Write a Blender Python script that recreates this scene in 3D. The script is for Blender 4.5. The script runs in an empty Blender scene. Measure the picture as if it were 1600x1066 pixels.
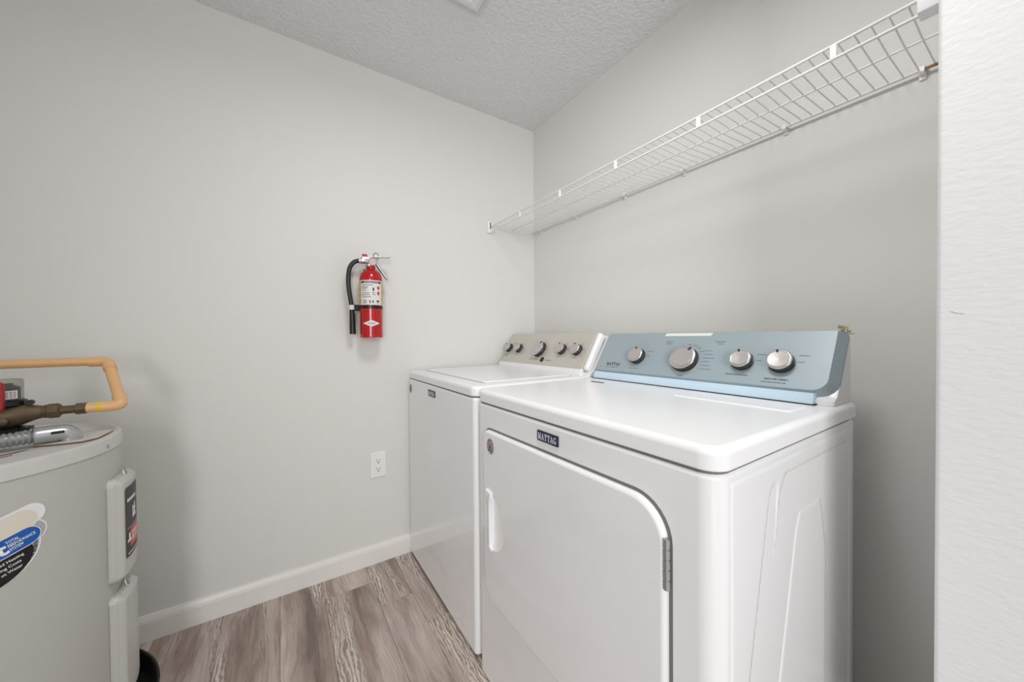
import bpy, bmesh, math, random
from mathutils import Vector, Matrix
random.seed(7)
C = bpy.context.scene.collection
SC = bpy.context.scene
PI = math.pi

# ---------------------------------------------------------------- camera, world, light, exposure
cam_d = bpy.data.cameras.new('camera'); cam = bpy.data.objects.new('camera', cam_d); C.objects.link(cam)
cam_d.sensor_fit = 'HORIZONTAL'; cam_d.sensor_width = 36.0; cam_d.lens = 36.0 * 552.8 / 1600.0
cam_d.clip_start = 0.02
RT = Vector((0.5485075, 0.8361042, -0.0083292)); UP = Vector((-0.0061532, 0.0139975, 0.9998831)); FW = Vector((-0.8361230, 0.5483921, -0.0128224))
mw = Matrix.Identity(4)
for i in range(3):
    mw[i][0] = RT[i]; mw[i][1] = UP[i]; mw[i][2] = -FW[i]
mw[0][3], mw[1][3], mw[2][3] = 1.7252, -1.296, 1.05
cam.matrix_world = mw
SC.camera = cam

world = bpy.data.worlds.new('world'); SC.world = world; world.use_nodes = True
wn = world.node_tree.nodes['Background']
wn.inputs[0].default_value = (0.97, 0.985, 1.0, 1); wn.inputs[1].default_value = 0.53

def area(name, loc, target, sx, sy, power, col=(1, 1, 1)):
    d = bpy.data.lights.new(name, 'AREA'); d.shape = 'RECTANGLE'; d.size = sx; d.size_y = sy; d.energy = power; d.color = col
    o = bpy.data.objects.new(name, d); C.objects.link(o); o.location = loc
    o.rotation_euler = (Vector(target) - Vector(loc)).to_track_quat('-Z', 'Y').to_euler()
    return o
area('hall_daylight', (5.5, -3.1, 1.55), (0.4, -0.7, 1.15), 2.0, 2.0, 140, (0.99, 0.995, 1.0))
area('added_dryer_top_fill', (1.30, -0.98, 2.26), (1.2, -0.85, 0.0), 0.4, 0.4, 10.0, (1.0, 0.995, 0.985)).data.spread = math.radians(168)  # added area light that brightens the dryer top; it has no fixture

SC.view_settings.view_transform = 'Standard'; SC.view_settings.look = 'None'
SC.view_settings.gamma = 1.0; SC.view_settings.use_curve_mapping = False
SC.view_settings.exposure = 0.0

# ---------------------------------------------------------------- materials
def lin(c):
    return tuple((v / 255 / 12.92) if v / 255 <= 0.04045 else ((v / 255 + 0.055) / 1.055) ** 2.4 for v in c) + (1,)

def mat(name, col, rough=0.5, metal=0.0, var=0.03, vscale=6.0, bump=0.0, bscale=200.0, coat=0.0, stretch=None, spec=0.5, bdist=0.002):
    m = bpy.data.materials.new(name); m.use_nodes = True
    nt = m.node_tree; N = nt.nodes; L = nt.links
    p = N['Principled BSDF']
    p.inputs['Roughness'].default_value = rough; p.inputs['Metallic'].default_value = metal
    p.inputs['Coat Weight'].default_value = coat; p.inputs['Coat Roughness'].default_value = 0.06
    p.inputs['Specular IOR Level'].default_value = spec
    tc = N.new('ShaderNodeTexCoord')
    src = tc.outputs['Object']
    if stretch:
        mp = N.new('ShaderNodeMapping'); mp.inputs['Scale'].default_value = stretch
        L.new(src, mp.inputs['Vector']); src = mp.outputs['Vector']
    no = N.new('ShaderNodeTexNoise'); no.inputs['Scale'].default_value = vscale; no.inputs['Detail'].default_value = 4
    L.new(src, no.inputs['Vector'])
    cr = N.new('ShaderNodeValToRGB'); c = lin(col)
    cr.color_ramp.elements[0].color = tuple(max(0, v * (1 - var)) for v in c[:3]) + (1,)
    cr.color_ramp.elements[1].color = tuple(min(1, v * (1 + var)) for v in c[:3]) + (1,)
    L.new(no.outputs['Fac'], cr.inputs['Fac']); L.new(cr.outputs['Color'], p.inputs['Base Color'])
    if bump:
        nb = N.new('ShaderNodeTexNoise'); nb.inputs['Scale'].default_value = bscale; nb.inputs['Detail'].default_value = 3
        L.new(src, nb.inputs['Vector'])
        b = N.new('ShaderNodeBump'); b.inputs['Strength'].default_value = bump; b.inputs['Distance'].default_value = bdist
        L.new(nb.outputs['Fac'], b.inputs['Height']); L.new(b.outputs['Normal'], p.inputs['Normal'])
    return m

M = {}
M['wall'] = mat('grey_wall_paint', (224, 223, 219), 0.55, var=0.012, vscale=2.0, bump=0.12, bscale=90)
M['partition'] = mat('textured_white_paint', (222, 222, 222), 0.6, var=0.01, vscale=2.0, bump=0.5, bscale=95, stretch=(0.6, 1, 1.3))
M['ceiling'] = mat('textured_ceiling_paint', (236, 237, 238), 0.8, var=0.02, vscale=3.0, bump=1.0, bscale=75, bdist=.008)
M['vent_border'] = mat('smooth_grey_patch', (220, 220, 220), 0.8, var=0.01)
M['trim'] = mat('white_trim_paint', (236, 233, 228), 0.35, var=0.01)
M['enamel'] = mat('white_enamel', (241, 241, 242), 0.12, var=0.006, spec=0.5, coat=0.4)
M['enamel_top'] = mat('white_enamel_top', (243, 243, 244), 0.24, var=0.006, spec=0.4)
M['gap'] = mat('grey_joint', (118, 116, 115), 0.7, var=0.05)
M['plastic'] = mat('white_plastic', (240, 240, 241), 0.3, var=0.006)
M['dark'] = mat('dark_gap', (40, 38, 38), 0.8, var=0.1)
M['black'] = mat('black_plastic', (14, 14, 16), 0.35, var=0.1)
M['film'] = mat('blue_protective_film', (158, 172, 178), 0.4, metal=0.15, var=0.03, vscale=9, bump=0.05, bscale=40)
M['film_light'] = mat('pale_blue_film', (200, 222, 236), 0.2, var=0.03)
M['film_gap'] = mat('bare_pale_metal', (232, 234, 226), 0.35, var=0.02)
M['steel'] = mat('brushed_beige_steel', (206, 201, 192), 0.42, metal=0.4, var=0.03, vscale=20, stretch=(0.1, 1, 6))
M['chrome'] = mat('satin_chrome', (206, 204, 204), 0.25, metal=0.8, var=0.03)
M['knob_face'] = mat('brushed_knob_face', (196, 190, 188), 0.35, metal=0.55, var=0.03)
M['knob_side'] = mat('dark_grey_knob_side', (58, 56, 58), 0.35, var=0.05)
M['print'] = mat('grey_print', (118, 126, 130), 0.6, var=0.05)
M['print_mid'] = mat('mid_grey_print', (80, 96, 102), 0.6, var=0.05)
M['print_dark'] = mat('dark_print', (40, 44, 50), 0.6, var=0.05)
M['navy'] = mat('navy_badge', (26, 30, 62), 0.3, var=0.05)
M['silver_print'] = mat('silver_lettering', (214, 216, 226), 0.4, var=0.02)
M['wire'] = mat('white_coated_wire', (232, 232, 230), 0.35, var=0.02)
M['rust'] = mat('rusty_wire', (158, 122, 84), 0.7, var=0.35, vscale=120)
M['red'] = mat('glossy_red_paint', (180, 4, 14), 0.2, var=0.03, coat=0.4)
M['hose'] = mat('black_rubber', (44, 44, 46), 0.5, var=0.1)
M['label_white'] = mat('label_white', (228, 222, 220), 0.5, var=0.01)
M['label_yellow'] = mat('label_yellow', (214, 196, 120), 0.5, var=0.05)
M['label_red'] = mat('label_red', (204, 60, 66), 0.5, var=0.03)
M['label_green'] = mat('label_green', (96, 170, 120), 0.5, var=0.03)
M['gauge'] = mat('gauge_pink_face', (206, 176, 176), 0.3, var=0.03)
M['tank'] = mat('heater_paint', (190, 190, 184), 0.38, var=0.02, vscale=4)
M['tank_top'] = mat('stained_heater_top', (206, 205, 201), 0.5, var=0.08, vscale=14)
M['cover'] = mat('heater_cover_paint', (194, 194, 188), 0.35, var=0.01)
M['sticker_cream'] = mat('sticker_cream', (226, 218, 204), 0.45, var=0.03)
M['sticker_white'] = mat('sticker_white', (238, 238, 240), 0.45, var=0.01)
M['sticker_grey'] = mat('sticker_grey', (176, 178, 180), 0.45, var=0.02)
M['sticker_blue'] = mat('sticker_blue', (8, 92, 176), 0.4, var=0.03)
M['sticker_black'] = mat('sticker_black', (10, 10, 12), 0.4, var=0.05)
M['sticker_red'] = mat('sticker_red', (206, 70, 62), 0.4, var=0.1, vscale=60)
M['cpvc'] = mat('tan_plastic_pipe', (226, 180, 128), 0.35, var=0.04, vscale=10)
M['yellow'] = mat('yellow_mark', (230, 190, 60), 0.5, var=0.05)
M['brass'] = mat('tarnished_brass', (102, 86, 64), 0.5, metal=0.4, var=0.35, vscale=40)
M['rust_mark'] = mat('rust_brown', (126, 88, 62), 0.8, var=0.3, vscale=60)
M['conduit'] = mat('galvanised_metal', (186, 188, 190), 0.32, metal=0.85, var=0.06, vscale=30)
M['knob_red'] = mat('red_valve_handle', (150, 6, 20), 0.35, var=0.08)
M['pan'] = mat('black_pan_plastic', (16, 17, 19), 0.3, var=0.1)
M['tape'] = mat('yellowed_tape', (216, 208, 180), 0.5, var=0.15, vscale=80)
M['outlet'] = mat('white_outlet_plastic', (240, 238, 236), 0.3, var=0.005)
M['clear_grey'] = None

def glass_mat():
    m = bpy.data.materials.new('clear_plastic'); m.use_nodes = True
    p = m.node_tree.nodes['Principled BSDF']
    p.inputs['Base Color'].default_value = lin((212, 214, 206)); p.inputs['Roughness'].default_value = 0.08
    p.inputs['Transmission Weight'].default_value = 0.9; p.inputs['IOR'].default_value = 1.3
    N = m.node_tree.nodes; no = N.new('ShaderNodeTexNoise'); no.inputs['Scale'].default_value = 40
    mr = N.new('ShaderNodeMapRange'); mr.inputs['To Min'].default_value = 0.05; mr.inputs['To Max'].default_value = 0.14
    m.node_tree.links.new(no.outputs['Fac'], mr.inputs['Value']); m.node_tree.links.new(mr.outputs['Result'], p.inputs['Roughness'])
    return m
M['clear'] = glass_mat()

def wood_mat(name, boost=1.0):
    m = bpy.data.materials.new(name); m.use_nodes = True
    nt = m.node_tree; N = nt.nodes; L = nt.links; p = N['Principled BSDF']
    p.inputs['Roughness'].default_value = 0.42
    tc = N.new('ShaderNodeTexCoord'); oi = N.new('ShaderNodeObjectInfo')
    mul = N.new('ShaderNodeVectorMath'); mul.operation = 'SCALE'; mul.inputs['Scale'].default_value = 37.0
    cx = N.new('ShaderNodeCombineXYZ'); L.new(oi.outputs['Random'], cx.inputs[0]); L.new(oi.outputs['Random'], cx.inputs[1]); L.new(oi.outputs['Random'], cx.inputs[2])
    L.new(cx.outputs[0], mul.inputs[0])
    add = N.new('ShaderNodeVectorMath'); L.new(tc.outputs['Object'], add.inputs[0]); L.new(mul.outputs[0], add.inputs[1])
    # warp so that the grain wanders along the board
    mpw = N.new('ShaderNodeMapping'); mpw.inputs['Scale'].default_value = (2.2, 7.0, 1); L.new(add.outputs[0], mpw.inputs['Vector'])
    nw = N.new('ShaderNodeTexNoise'); nw.inputs['Scale'].default_value = 1.6; nw.inputs['Detail'].default_value = 3; L.new(mpw.outputs[0], nw.inputs['Vector'])
    wsc = N.new('ShaderNodeVectorMath'); wsc.operation = 'SCALE'; wsc.inputs['Scale'].default_value = 0.055; L.new(nw.outputs['Color'], wsc.inputs[0])
    add2 = N.new('ShaderNodeVectorMath'); L.new(add.outputs[0], add2.inputs[0]); L.new(wsc.outputs[0], add2.inputs[1])
    # broad tone bands
    mp1 = N.new('ShaderNodeMapping'); mp1.inputs['Scale'].default_value = (1.6, 11.0, 1); L.new(add2.outputs[0], mp1.inputs['Vector'])
    n1 = N.new('ShaderNodeTexNoise'); n1.inputs['Scale'].default_value = 1.0; n1.inputs['Detail'].default_value = 5; n1.inputs['Roughness'].default_value = 0.6; L.new(mp1.outputs[0], n1.inputs['Vector'])
    r1 = N.new('ShaderNodeValToRGB'); e = r1.color_ramp.elements
    e[0].position = 0.30; e[0].color = lin((114, 98, 92)); e[1].position = 0.72; e[1].color = lin((200, 182, 170))
    x = e.new(0.45); x.color = lin((156, 137, 127)); x = e.new(0.57); x.color = lin((182, 167, 160))
    L.new(n1.outputs['Fac'], r1.inputs['Fac'])
    # fine grain streaks
    mp2 = N.new('ShaderNodeMapping'); mp2.inputs['Scale'].default_value = (7.0, 210.0, 1); L.new(add2.outputs[0], mp2.inputs['Vector'])
    n2 = N.new('ShaderNodeTexNoise'); n2.inputs['Scale'].default_value = 1.0; n2.inputs['Detail'].default_value = 4; L.new(mp2.outputs[0], n2.inputs['Vector'])
    r2 = N.new('ShaderNodeValToRGB'); r2.color_ramp.elements[0].position = 0.35; r2.color_ramp.elements[0].color = (0.84, 0.83, 0.82, 1); r2.color_ramp.elements[1].position = 0.62; r2.color_ramp.elements[1].color = (1.07, 1.07, 1.07, 1)
    L.new(n2.outputs['Fac'], r2.inputs['Fac'])
    mx = N.new('ShaderNodeMix'); mx.data_type = 'RGBA'; mx.blend_type = 'MULTIPLY'; mx.inputs[0].default_value = 1.0
    L.new(r1.outputs[0], mx.inputs[6]); L.new(r2.outputs[0], mx.inputs[7])
    # limed whitish grain with contour rings in some zones
    wv = N.new('ShaderNodeTexWave'); wv.bands_direction = 'Y'; wv.inputs['Scale'].default_value = 30.0; wv.inputs['Distortion'].default_value = 7.0
    wv.inputs['Detail'].default_value = 3; wv.inputs['Detail Scale'].default_value = 3.0
    mp3 = N.new('ShaderNodeMapping'); mp3.inputs['Scale'].default_value = (0.22, 1.0, 1); L.new(add2.outputs[0], mp3.inputs['Vector']); L.new(mp3.outputs[0], wv.inputs['Vector'])
    mp4 = N.new('ShaderNodeMapping'); mp4.inputs['Scale'].default_value = (1.0, 9.0, 1); L.new(add2.outputs[0], mp4.inputs['Vector'])
    n4 = N.new('ShaderNodeTexNoise'); n4.inputs['Scale'].default_value = 1.3; n4.inputs['Detail'].default_value = 1; L.new(mp4.outputs[0], n4.inputs['Vector'])
    r4 = N.new('ShaderNodeValToRGB'); r4.color_ramp.elements[0].position = 0.54; r4.color_ramp.elements[1].position = 0.66; L.new(n4.outputs['Fac'], r4.inputs['Fac'])
    r3 = N.new('ShaderNodeValToRGB'); e = r3.color_ramp.elements
    e[0].position = 0.0; e[0].color = lin((122, 107, 99)); e[1].position = 1.0; e[1].color = lin((216, 207, 200)); x = e.new(0.22); x.color = lin((160, 144, 133)); x = e.new(0.6); x.color = lin((188, 175, 165))
    L.new(wv.outputs['Fac'], r3.inputs['Fac'])
    fm = N.new('ShaderNodeMath'); fm.operation = 'MULTIPLY'; fm.inputs[1].default_value = 0.75; L.new(r4.outputs[0], fm.inputs[0])
    mx2 = N.new('ShaderNodeMix'); mx2.data_type = 'RGBA'; L.new(fm.outputs[0], mx2.inputs[0]); L.new(mx.outputs[2], mx2.inputs[6]); L.new(r3.outputs[0], mx2.inputs[7])
    # per board tone
    hs = N.new('ShaderNodeHueSaturation'); hs.inputs['Saturation'].default_value = 0.95
    mr = N.new('ShaderNodeMapRange'); mr.inputs['To Min'].default_value = 0.86 * boost; mr.inputs['To Max'].default_value = 1.08 * boost; L.new(oi.outputs['Random'], mr.inputs['Value'])
    L.new(mr.outputs[0], hs.inputs['Value']); L.new(mx2.outputs[2], hs.inputs['Color']); L.new(hs.outputs[0], p.inputs['Base Color'])
    b = N.new('ShaderNodeBump'); b.inputs['Strength'].default_value = 0.15; b.inputs['Distance'].default_value = 0.001; L.new(n2.outputs['Fac'], b.inputs['Height']); L.new(b.outputs[0], p.inputs['Normal'])
    return m
M['wood'] = wood_mat('grey_brown_wood_plank', 1.24)

# ---------------------------------------------------------------- mesh helpers
def link(name, bm, m, parent=None, smooth=40, label=None):
    me = bpy.data.meshes.new(name)
    bmesh.ops.recalc_face_normals(bm, faces=bm.faces[:]) if bm.faces else None
    bm.to_mesh(me); bm.free()
    return link_me(name, me, m, parent, smooth, label)

def link_me(name, me, m, parent=None, smooth=40, label=None):
    me.materials.clear(); me.materials.append(M[m] if isinstance(m, str) else m)
    if smooth:
        for f in me.polygons: f.use_smooth = True
        me.set_sharp_from_angle(angle=math.radians(smooth))
    o = bpy.data.objects.new(name, me); C.objects.link(o)
    if smooth and any((len(f.vertices) > 6 and f.area > 0.0004) or f.area > 0.03 for f in me.polygons):
        wm = o.modifiers.new('weighted_normals', 'WEIGHTED_NORMAL'); wm.mode = 'FACE_AREA'; wm.weight = 100; wm.keep_sharp = True
    if parent:
        o.parent = parent
        w = Vector((0, 0, 0)); q = parent
        while q: w += q.location; q = q.parent
        me.transform(Matrix.Translation(-w))
    if label: o['label'] = label
    return o

def thing(name, label, cat, loc=(0, 0, 0), group=None):
    o = bpy.data.objects.new(name, None); C.objects.link(o); o.location = loc; o.empty_display_size = 0.05
    o['label'] = label; o['category'] = cat
    if group: o['group'] = group
    return o

def struct(name, bm, m, label=None, smooth=0):
    o = link(name, bm, m, None, smooth); o['kind'] = 'structure'
    if label: o['label'] = label
    return o

def box(bm, x0, x1, y0, y1, z0, z1, bev=0.0, seg=2):
    r = bmesh.ops.create_cube(bm, size=1.0)
    vs = r['verts']
    for v in vs:
        v.co = Vector((x0 + (v.co.x + .5) * (x1 - x0), y0 + (v.co.y + .5) * (y1 - y0), z0 + (v.co.z + .5) * (z1 - z0)))
    if bev:
        es = list({e for v in vs for e in v.link_edges})
        bmesh.ops.bevel(bm, geom=es, offset=bev, segments=seg, affect='EDGES', profile=0.5)
    return bm

def B(*a, **k): return box(bmesh.new(), *a, **k)

def tube(bm, pts, r, seg=12, caps=True):
    pts = [Vector(p) for p in pts]; n = len(pts)
    rs = r if isinstance(r, (list, tuple)) else [r] * n
    t0 = (pts[1] - pts[0]).normalized()
    ref = Vector((0, 0, 1)) if abs(t0.z) < 0.9 else Vector((1, 0, 0))
    u = t0.cross(ref).normalized(); rings = []
    for i, p in enumerate(pts):
        t = ((pts[min(i + 1, n - 1)] - pts[max(i - 1, 0)])).normalized()
        u = (u - t * u.dot(t)).normalized(); w = t.cross(u)
        rings.append([bm.verts.new(p + (u * math.cos(2 * PI * k / seg) + w * math.sin(2 * PI * k / seg)) * rs[i]) for k in range(seg)])
    for a, b in zip(rings, rings[1:]):
        for k in range(seg): bm.faces.new((a[k], a[(k + 1) % seg], b[(k + 1) % seg], b[k]))
    if caps:
        bm.faces.new(rings[0][::-1]); bm.faces.new(rings[-1])
    return bm

def bend(p0, pc, p1, rad, n=6):
    """points of a rounded corner at pc between p0 and p1"""
    p0, pc, p1 = Vector(p0), Vector(pc), Vector(p1)
    a = pc + (p0 - pc).normalized() * rad; b = pc + (p1 - pc).normalized() * rad
    return [(1 - t) ** 2 * a + 2 * t * (1 - t) * pc + t * t * b for t in [i / n for i in range(n + 1)]]

def lathe(bm, prof, origin, axis=(0, 0, 1), seg=32, capa=True, capb=True):
    """prof: list of (radius, height) along axis"""
    ax = Vector(axis).normalized(); ref = Vector((0, 0, 1)) if abs(ax.z) < 0.9 else Vector((1, 0, 0))
    u = ax.cross(ref).normalized(); w = ax.cross(u); o = Vector(origin); rings = []
    for r, h in prof:
        rings.append([bm.verts.new(o + ax * h + (u * math.cos(2 * PI * k / seg) + w * math.sin(2 * PI * k / seg)) * max(r, 1e-5)) for k in range(seg)])
    for a, b in zip(rings, rings[1:]):
        for k in range(seg): bm.faces.new((a[k], a[(k + 1) % seg], b[(k + 1) % seg], b[k]))
    if capa: bm.faces.new(rings[0][::-1])
    if capb: bm.faces.new(rings[-1])
    return bm

def round_poly(poly, radii, inset=0.0, seg=5):
    """CCW polygon with rounded corners, inset by a distance; constant point count for a given seg"""
    n = len(poly); P = [Vector((p[0], p[1])) for p in poly]
    lines = []
    for i in range(n):
        a, b = P[i], P[(i + 1) % n]; d = (b - a).normalized(); nn = Vector((-d.y, d.x))
        lines.append((a + nn * inset, d))
    Q = []
    for i in range(n):
        (p, d), (q, e) = lines[i - 1], lines[i]
        den = d.x * e.y - d.y * e.x
        t = ((q.x - p.x) * e.y - (q.y - p.y) * e.x) / den if abs(den) > 1e-9 else 0
        Q.append(p + d * t if abs(den) > 1e-9 else q)
    out = []
    for i in range(n):
        a, c, b = Q[i - 1], Q[i], Q[(i + 1) % n]
        r = max(radii[i] - inset, 0.0004)
        d1 = (a - c).normalized(); d2 = (b - c).normalized()
        ang = math.acos(max(-1, min(1, d1.dot(d2)))); tl = r / math.tan(ang / 2)
        s = c + d1 * tl; ctr = c + (d1 + d2).normalized() * (r / math.sin(ang / 2))
        v0 = s - ctr; v1 = (c + d2 * tl) - ctr
        a0 = math.atan2(v0.y, v0.x); da = math.atan2(v1.y, v1.x) - a0
        while da > PI: da -= 2 * PI
        while da < -PI: da += 2 * PI
        for k in range(seg + 1):
            th = a0 + da * k / seg; out.append(ctr + Vector((math.cos(th), math.sin(th))) * r)
    return out

def slab(bm, poly, radii, w0, w1, rtop=0.0, rbot=0.0, T=None, seg=5, es=3, cham=None):
    """polygon slab between heights w0..w1 with rounded rims; T maps (u,v,w) to world"""
    T = T or (lambda u, v, w: Vector((u, v, w)))
    if not isinstance(radii, (list, tuple)): radii = [radii] * len(poly)
    prof = []
    if rbot:
        for k in range(es + 1):
            a = PI / 2 * k / es; prof.append((rbot * (1 - math.sin(a)), w0 + rbot * (1 - math.cos(a))))
    else: prof.append((0, w0))
    if cham:
        ci, ch = cham
        prof += [(0, w1 - ch), (ci * .12, w1 - ch * .88), (ci * .84, w1 - ch * .14), (ci * .93, w1 - ch * .035), (ci, w1)]
    elif rtop:
        for k in range(es + 1):
            a = PI / 2 * k / es; prof.append((rtop * (1 - math.cos(a)), w1 - rtop * (1 - math.sin(a))))
    else: prof.append((0, w1))
    rings = [[bm.verts.new(T(p.x, p.y, w)) for p in round_poly(poly, radii, ins, seg)] for ins, w in prof]
    n = len(rings[0])
    for a, b in zip(rings, rings[1:]):
        for k in range(n): bm.faces.new((a[k], a[(k + 1) % n], b[(k + 1) % n], b[k]))
    bm.faces.new(rings[0][::-1]); bm.faces.new(rings[-1])
    return bm

def rect(x0, x1, y0, y1): return [(x0, y0), (x1, y0), (x1, y1), (x0, y1)]

def frontT(y0):   # (u,v,w) on a plane facing -Y
    return lambda u, v, w: Vector((u, y0 - w, v))

def text_mesh(body, size, extr=0.0004, align='LEFT', bold=0.0, xs=1.0):
    cu = bpy.data.curves.new('txt', 'FONT'); cu.body = body; cu.size = size; cu.extrude = extr; cu.align_x = align; cu.offset = bold; cu.resolution_u = 2
    o = bpy.data.objects.new('txt', cu); C.objects.link(o)
    dg = bpy.context.evaluated_depsgraph_get(); dg.update()
    me = bpy.data.meshes.new_from_object(o.evaluated_get(dg))
    bpy.data.objects.remove(o); bpy.data.curves.remove(cu)
    bm = bmesh.new(); bm.from_mesh(me); bpy.data.meshes.remove(me)
    for v in bm.verts: v.co.x *= xs
    return bm

def mapbm(bm, T):
    for v in bm.verts: v.co = T(v.co.x, v.co.y, v.co.z)
    return bm

def bars(bm, lst, T, w0=0.0, w1=0.0004):
    for (x0, x1, y0, y1) in lst:
        vs = [bm.verts.new(T(x, y, w)) for w in (w0, w1) for x, y in ((x0, y0), (x1, y0), (x1, y1), (x0, y1))]
        for f in ((0, 3, 2, 1), (4, 5, 6, 7), (0, 1, 5, 4), (1, 2, 6, 5), (2, 3, 7, 6), (3, 0, 4, 7)): bm.faces.new([vs[i] for i in f])
    return bm

# serif capitals as polygons in a unit cell (width given)
SERIF = {
 'M': (1.1, [[(.1, .08), (.2, .08), (.2, .92), (.1, .92)], [(.1, .92), (.3, .92), (.62, .1), (.5, .02)], [(.5, .02), (.6, .1), (.9, .92), (.8, .92)], [(.76, .08), (.96, .08), (.96, .92), (.76, .92)], [(0, 0), (.32, 0), (.32, .09), (0, .09)], [(.66, 0), (1.06, 0), (1.06, .09), (.66, .09)], [(0, .91), (.3, .91), (.3, 1), (0, 1)], [(.78, .91), (1.06, .91), (1.06, 1), (.78, 1)]]),
 'A': (1.0, [[(.12, .05), (.22, .05), (.52, .95), (.44, .98)], [(.42, 1), (.56, 1), (.9, .05), (.68, .05)], [(.28, .3), (.7, .3), (.7, .39), (.28, .39)], [(0, 0), (.34, 0), (.34, .09), (0, .09)], [(.56, 0), (1, 0), (1, .09), (.56, .09)]]),
 'Y': (1.0, [[(.38, .05), (.6, .05), (.6, .5), (.38, .5)], [(.1, .95), (.34, .95), (.6, .48), (.4, .42)], [(.78, .95), (.88, .95), (.6, .42), (.48, .46)], [(.24, 0), (.74, 0), (.74, .09), (.24, .09)], [(0, .91), (.42, .91), (.42, 1), (0, 1)], [(.66, .91), (1, .91), (1, 1), (.66, 1)]]),
 'T': (.9, [[(.34, .05), (.56, .05), (.56, .95), (.34, .95)], [(0, .89), (.9, .89), (.9, 1), (0, 1)], [(0, .68), (.08, .68), (.08, .9), (0, .9)], [(.82, .68), (.9, .68), (.9, .9), (.82, .9)], [(.2, 0), (.7, 0), (.7, .09), (.2, .09)]]),
 'G': (1.0, [[(.04, .3), (.26, .3), (.26, .7), (.04, .7)], [(.04, .7), (.26, .7), (.46, .92), (.38, 1)], [(.38, 1), (.44, .9), (.72, .88), (.8, .96)], [(.8, .64), (.88, .64), (.88, 1), (.8, .96)], [(.04, .3), (.36, 0), (.48, .1), (.26, .3)], [(.36, 0), (.8, .04), (.74, .14), (.46, .1)], [(.68, .04), (.9, .04), (.9, .42), (.68, .42)], [(.54, .36), (1, .36), (1, .45), (.54, .45)]]),
}
def serif(bm, word, x, y, h, wscale, T, w0=0.0, w1=0.0005):
    for ch in word:
        wd, polys = SERIF[ch]
        for pl in polys:
            lo = [bm.verts.new(T(x + p[0] * h * wscale, y + p[1] * h, w0)) for p in pl]; hi = [bm.verts.new(T(x + p[0] * h * wscale, y + p[1] * h, w1)) for p in pl]
            bm.faces.new(hi); bm.faces.new(lo[::-1])
            for i in range(4): bm.faces.new((lo[i], lo[(i + 1) % 4], hi[(i + 1) % 4], hi[i]))
        x += (wd + 0.1) * h * wscale
    return bm
def serif_len(word, h, ws): return sum((SERIF[c][0] + .1) * h * ws for c in word) - .1 * h * ws

def evaluated(o):
    dg = bpy.context.evaluated_depsgraph_get(); dg.update()
    return bpy.data.meshes.new_from_object(o.evaluated_get(dg))

def cut(name, bm, cutter, m, parent=None, smooth=35):
    """boolean difference, result linked as one mesh object"""
    a = link('tmp', bm, m, None, 0); b = link('tmp2', cutter, m, None, 0)
    md = a.modifiers.new('b', 'BOOLEAN'); md.operation = 'DIFFERENCE'; md.object = b; md.solver = 'EXACT'
    me = evaluated(a)
    bpy.data.objects.remove(a); bpy.data.objects.remove(b)
    me.name = name
    return link_me(name, me, m, parent, smooth)

# ---------------------------------------------------------------- the room
CEIL = 2.285; XW = 1.625; YP = -0.43
struct('wall_left', B(-0.12, 0, -2.62, 0.12, 0, CEIL + .1), 'wall', 'plain grey wall carrying the fire extinguisher')
struct('wall_back', B(0, XW + .15, 0, 0.12, 0, CEIL + .1), 'wall', 'plain grey wall behind the washer and dryer')
pb = bmesh.new()
slab(pb, rect(XW, 3.4, YP, 0.0), [0.006, 0.001, 0.001, 0.001], 0, CEIL, T=None, seg=4)
# small dent with a raised lip in the paint
for i in range(6):
    t = i / 5.0
    x, z = 1.6405 + .012 * t, 1.0835 - .0035 * t - .001 * math.sin(t * 3)
    bmesh.ops.create_icosphere(pb, subdivisions=1, radius=.0014, matrix=Matrix.Translation((x, YP, z)))
struct('wall_right', pb, 'partition', 'white textured partition end in the right foreground', smooth=35)
struct('wall_rear', B(0, 3.1, -2.44, -2.34, 0, CEIL + .1), 'wall', 'unseen grey wall behind the water heater, lengthened to shade the left wall')  # out of view; run long to keep hall light off the far left
struct('ceiling', B(-0.12, 3.4, -2.44, 0.12, CEIL, CEIL + .1), 'ceiling', 'light grey textured ceiling')
fl = struct('floor', B(-0.12, 3.4, -3.2, 0.12, -0.06, -0.004), 'wood', 'grey brown wood plank floor')
seams = [-2.52, -2.34, -2.215, -2.035, -1.855, -1.68, -1.49, -1.31, -1.16, -0.98, -0.855, -0.675, -0.55]
joints = {-1.16: [0.132], -0.98: [0.29], -0.855: [0.467], -1.31: [0.9], -1.49: [0.62]}
for a, b in zip(seams, seams[1:]):
    xs = [0.001]
    j = joints.get(a)
    # joints are listed by the board's lower edge
    if a == -1.16: j = [0.132]
    elif a == -0.98: j = [0.292]
    elif a == -0.855: j = [0.468]
    elif a == -1.31: j = [0.95]
    elif a == -1.49: j = [0.7]
    else: j = [random.uniform(.2, .9)]
    xs += j
    while xs[-1] < 2.3: xs.append(xs[-1] + 1.21)
    for x0, x1 in zip(xs, xs[1:]):
        x1 = min(x1, 2.6)
        bm = bmesh.new(); cx, cy = (x0 + x1) / 2, (a + b) / 2
        box(bm, x0 + .0004 - cx, x1 - .0004 - cx, a + .0004 - cy, b - .0004 - cy, -0.004, 0.0)
        for e in [e for e in bm.edges if all(v.co.z > -0.001 for v in e.verts)]: pass
        bmesh.ops.bevel(bm, geom=[e for e in bm.edges if all(v.co.z > -0.001 for v in e.verts)], offset=.0009, segments=1, affect='EDGES')
        o = link('floor_plank', bm, 'wood', None, 0); o.parent = fl; o.location = (cx, cy, 0)

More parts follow.
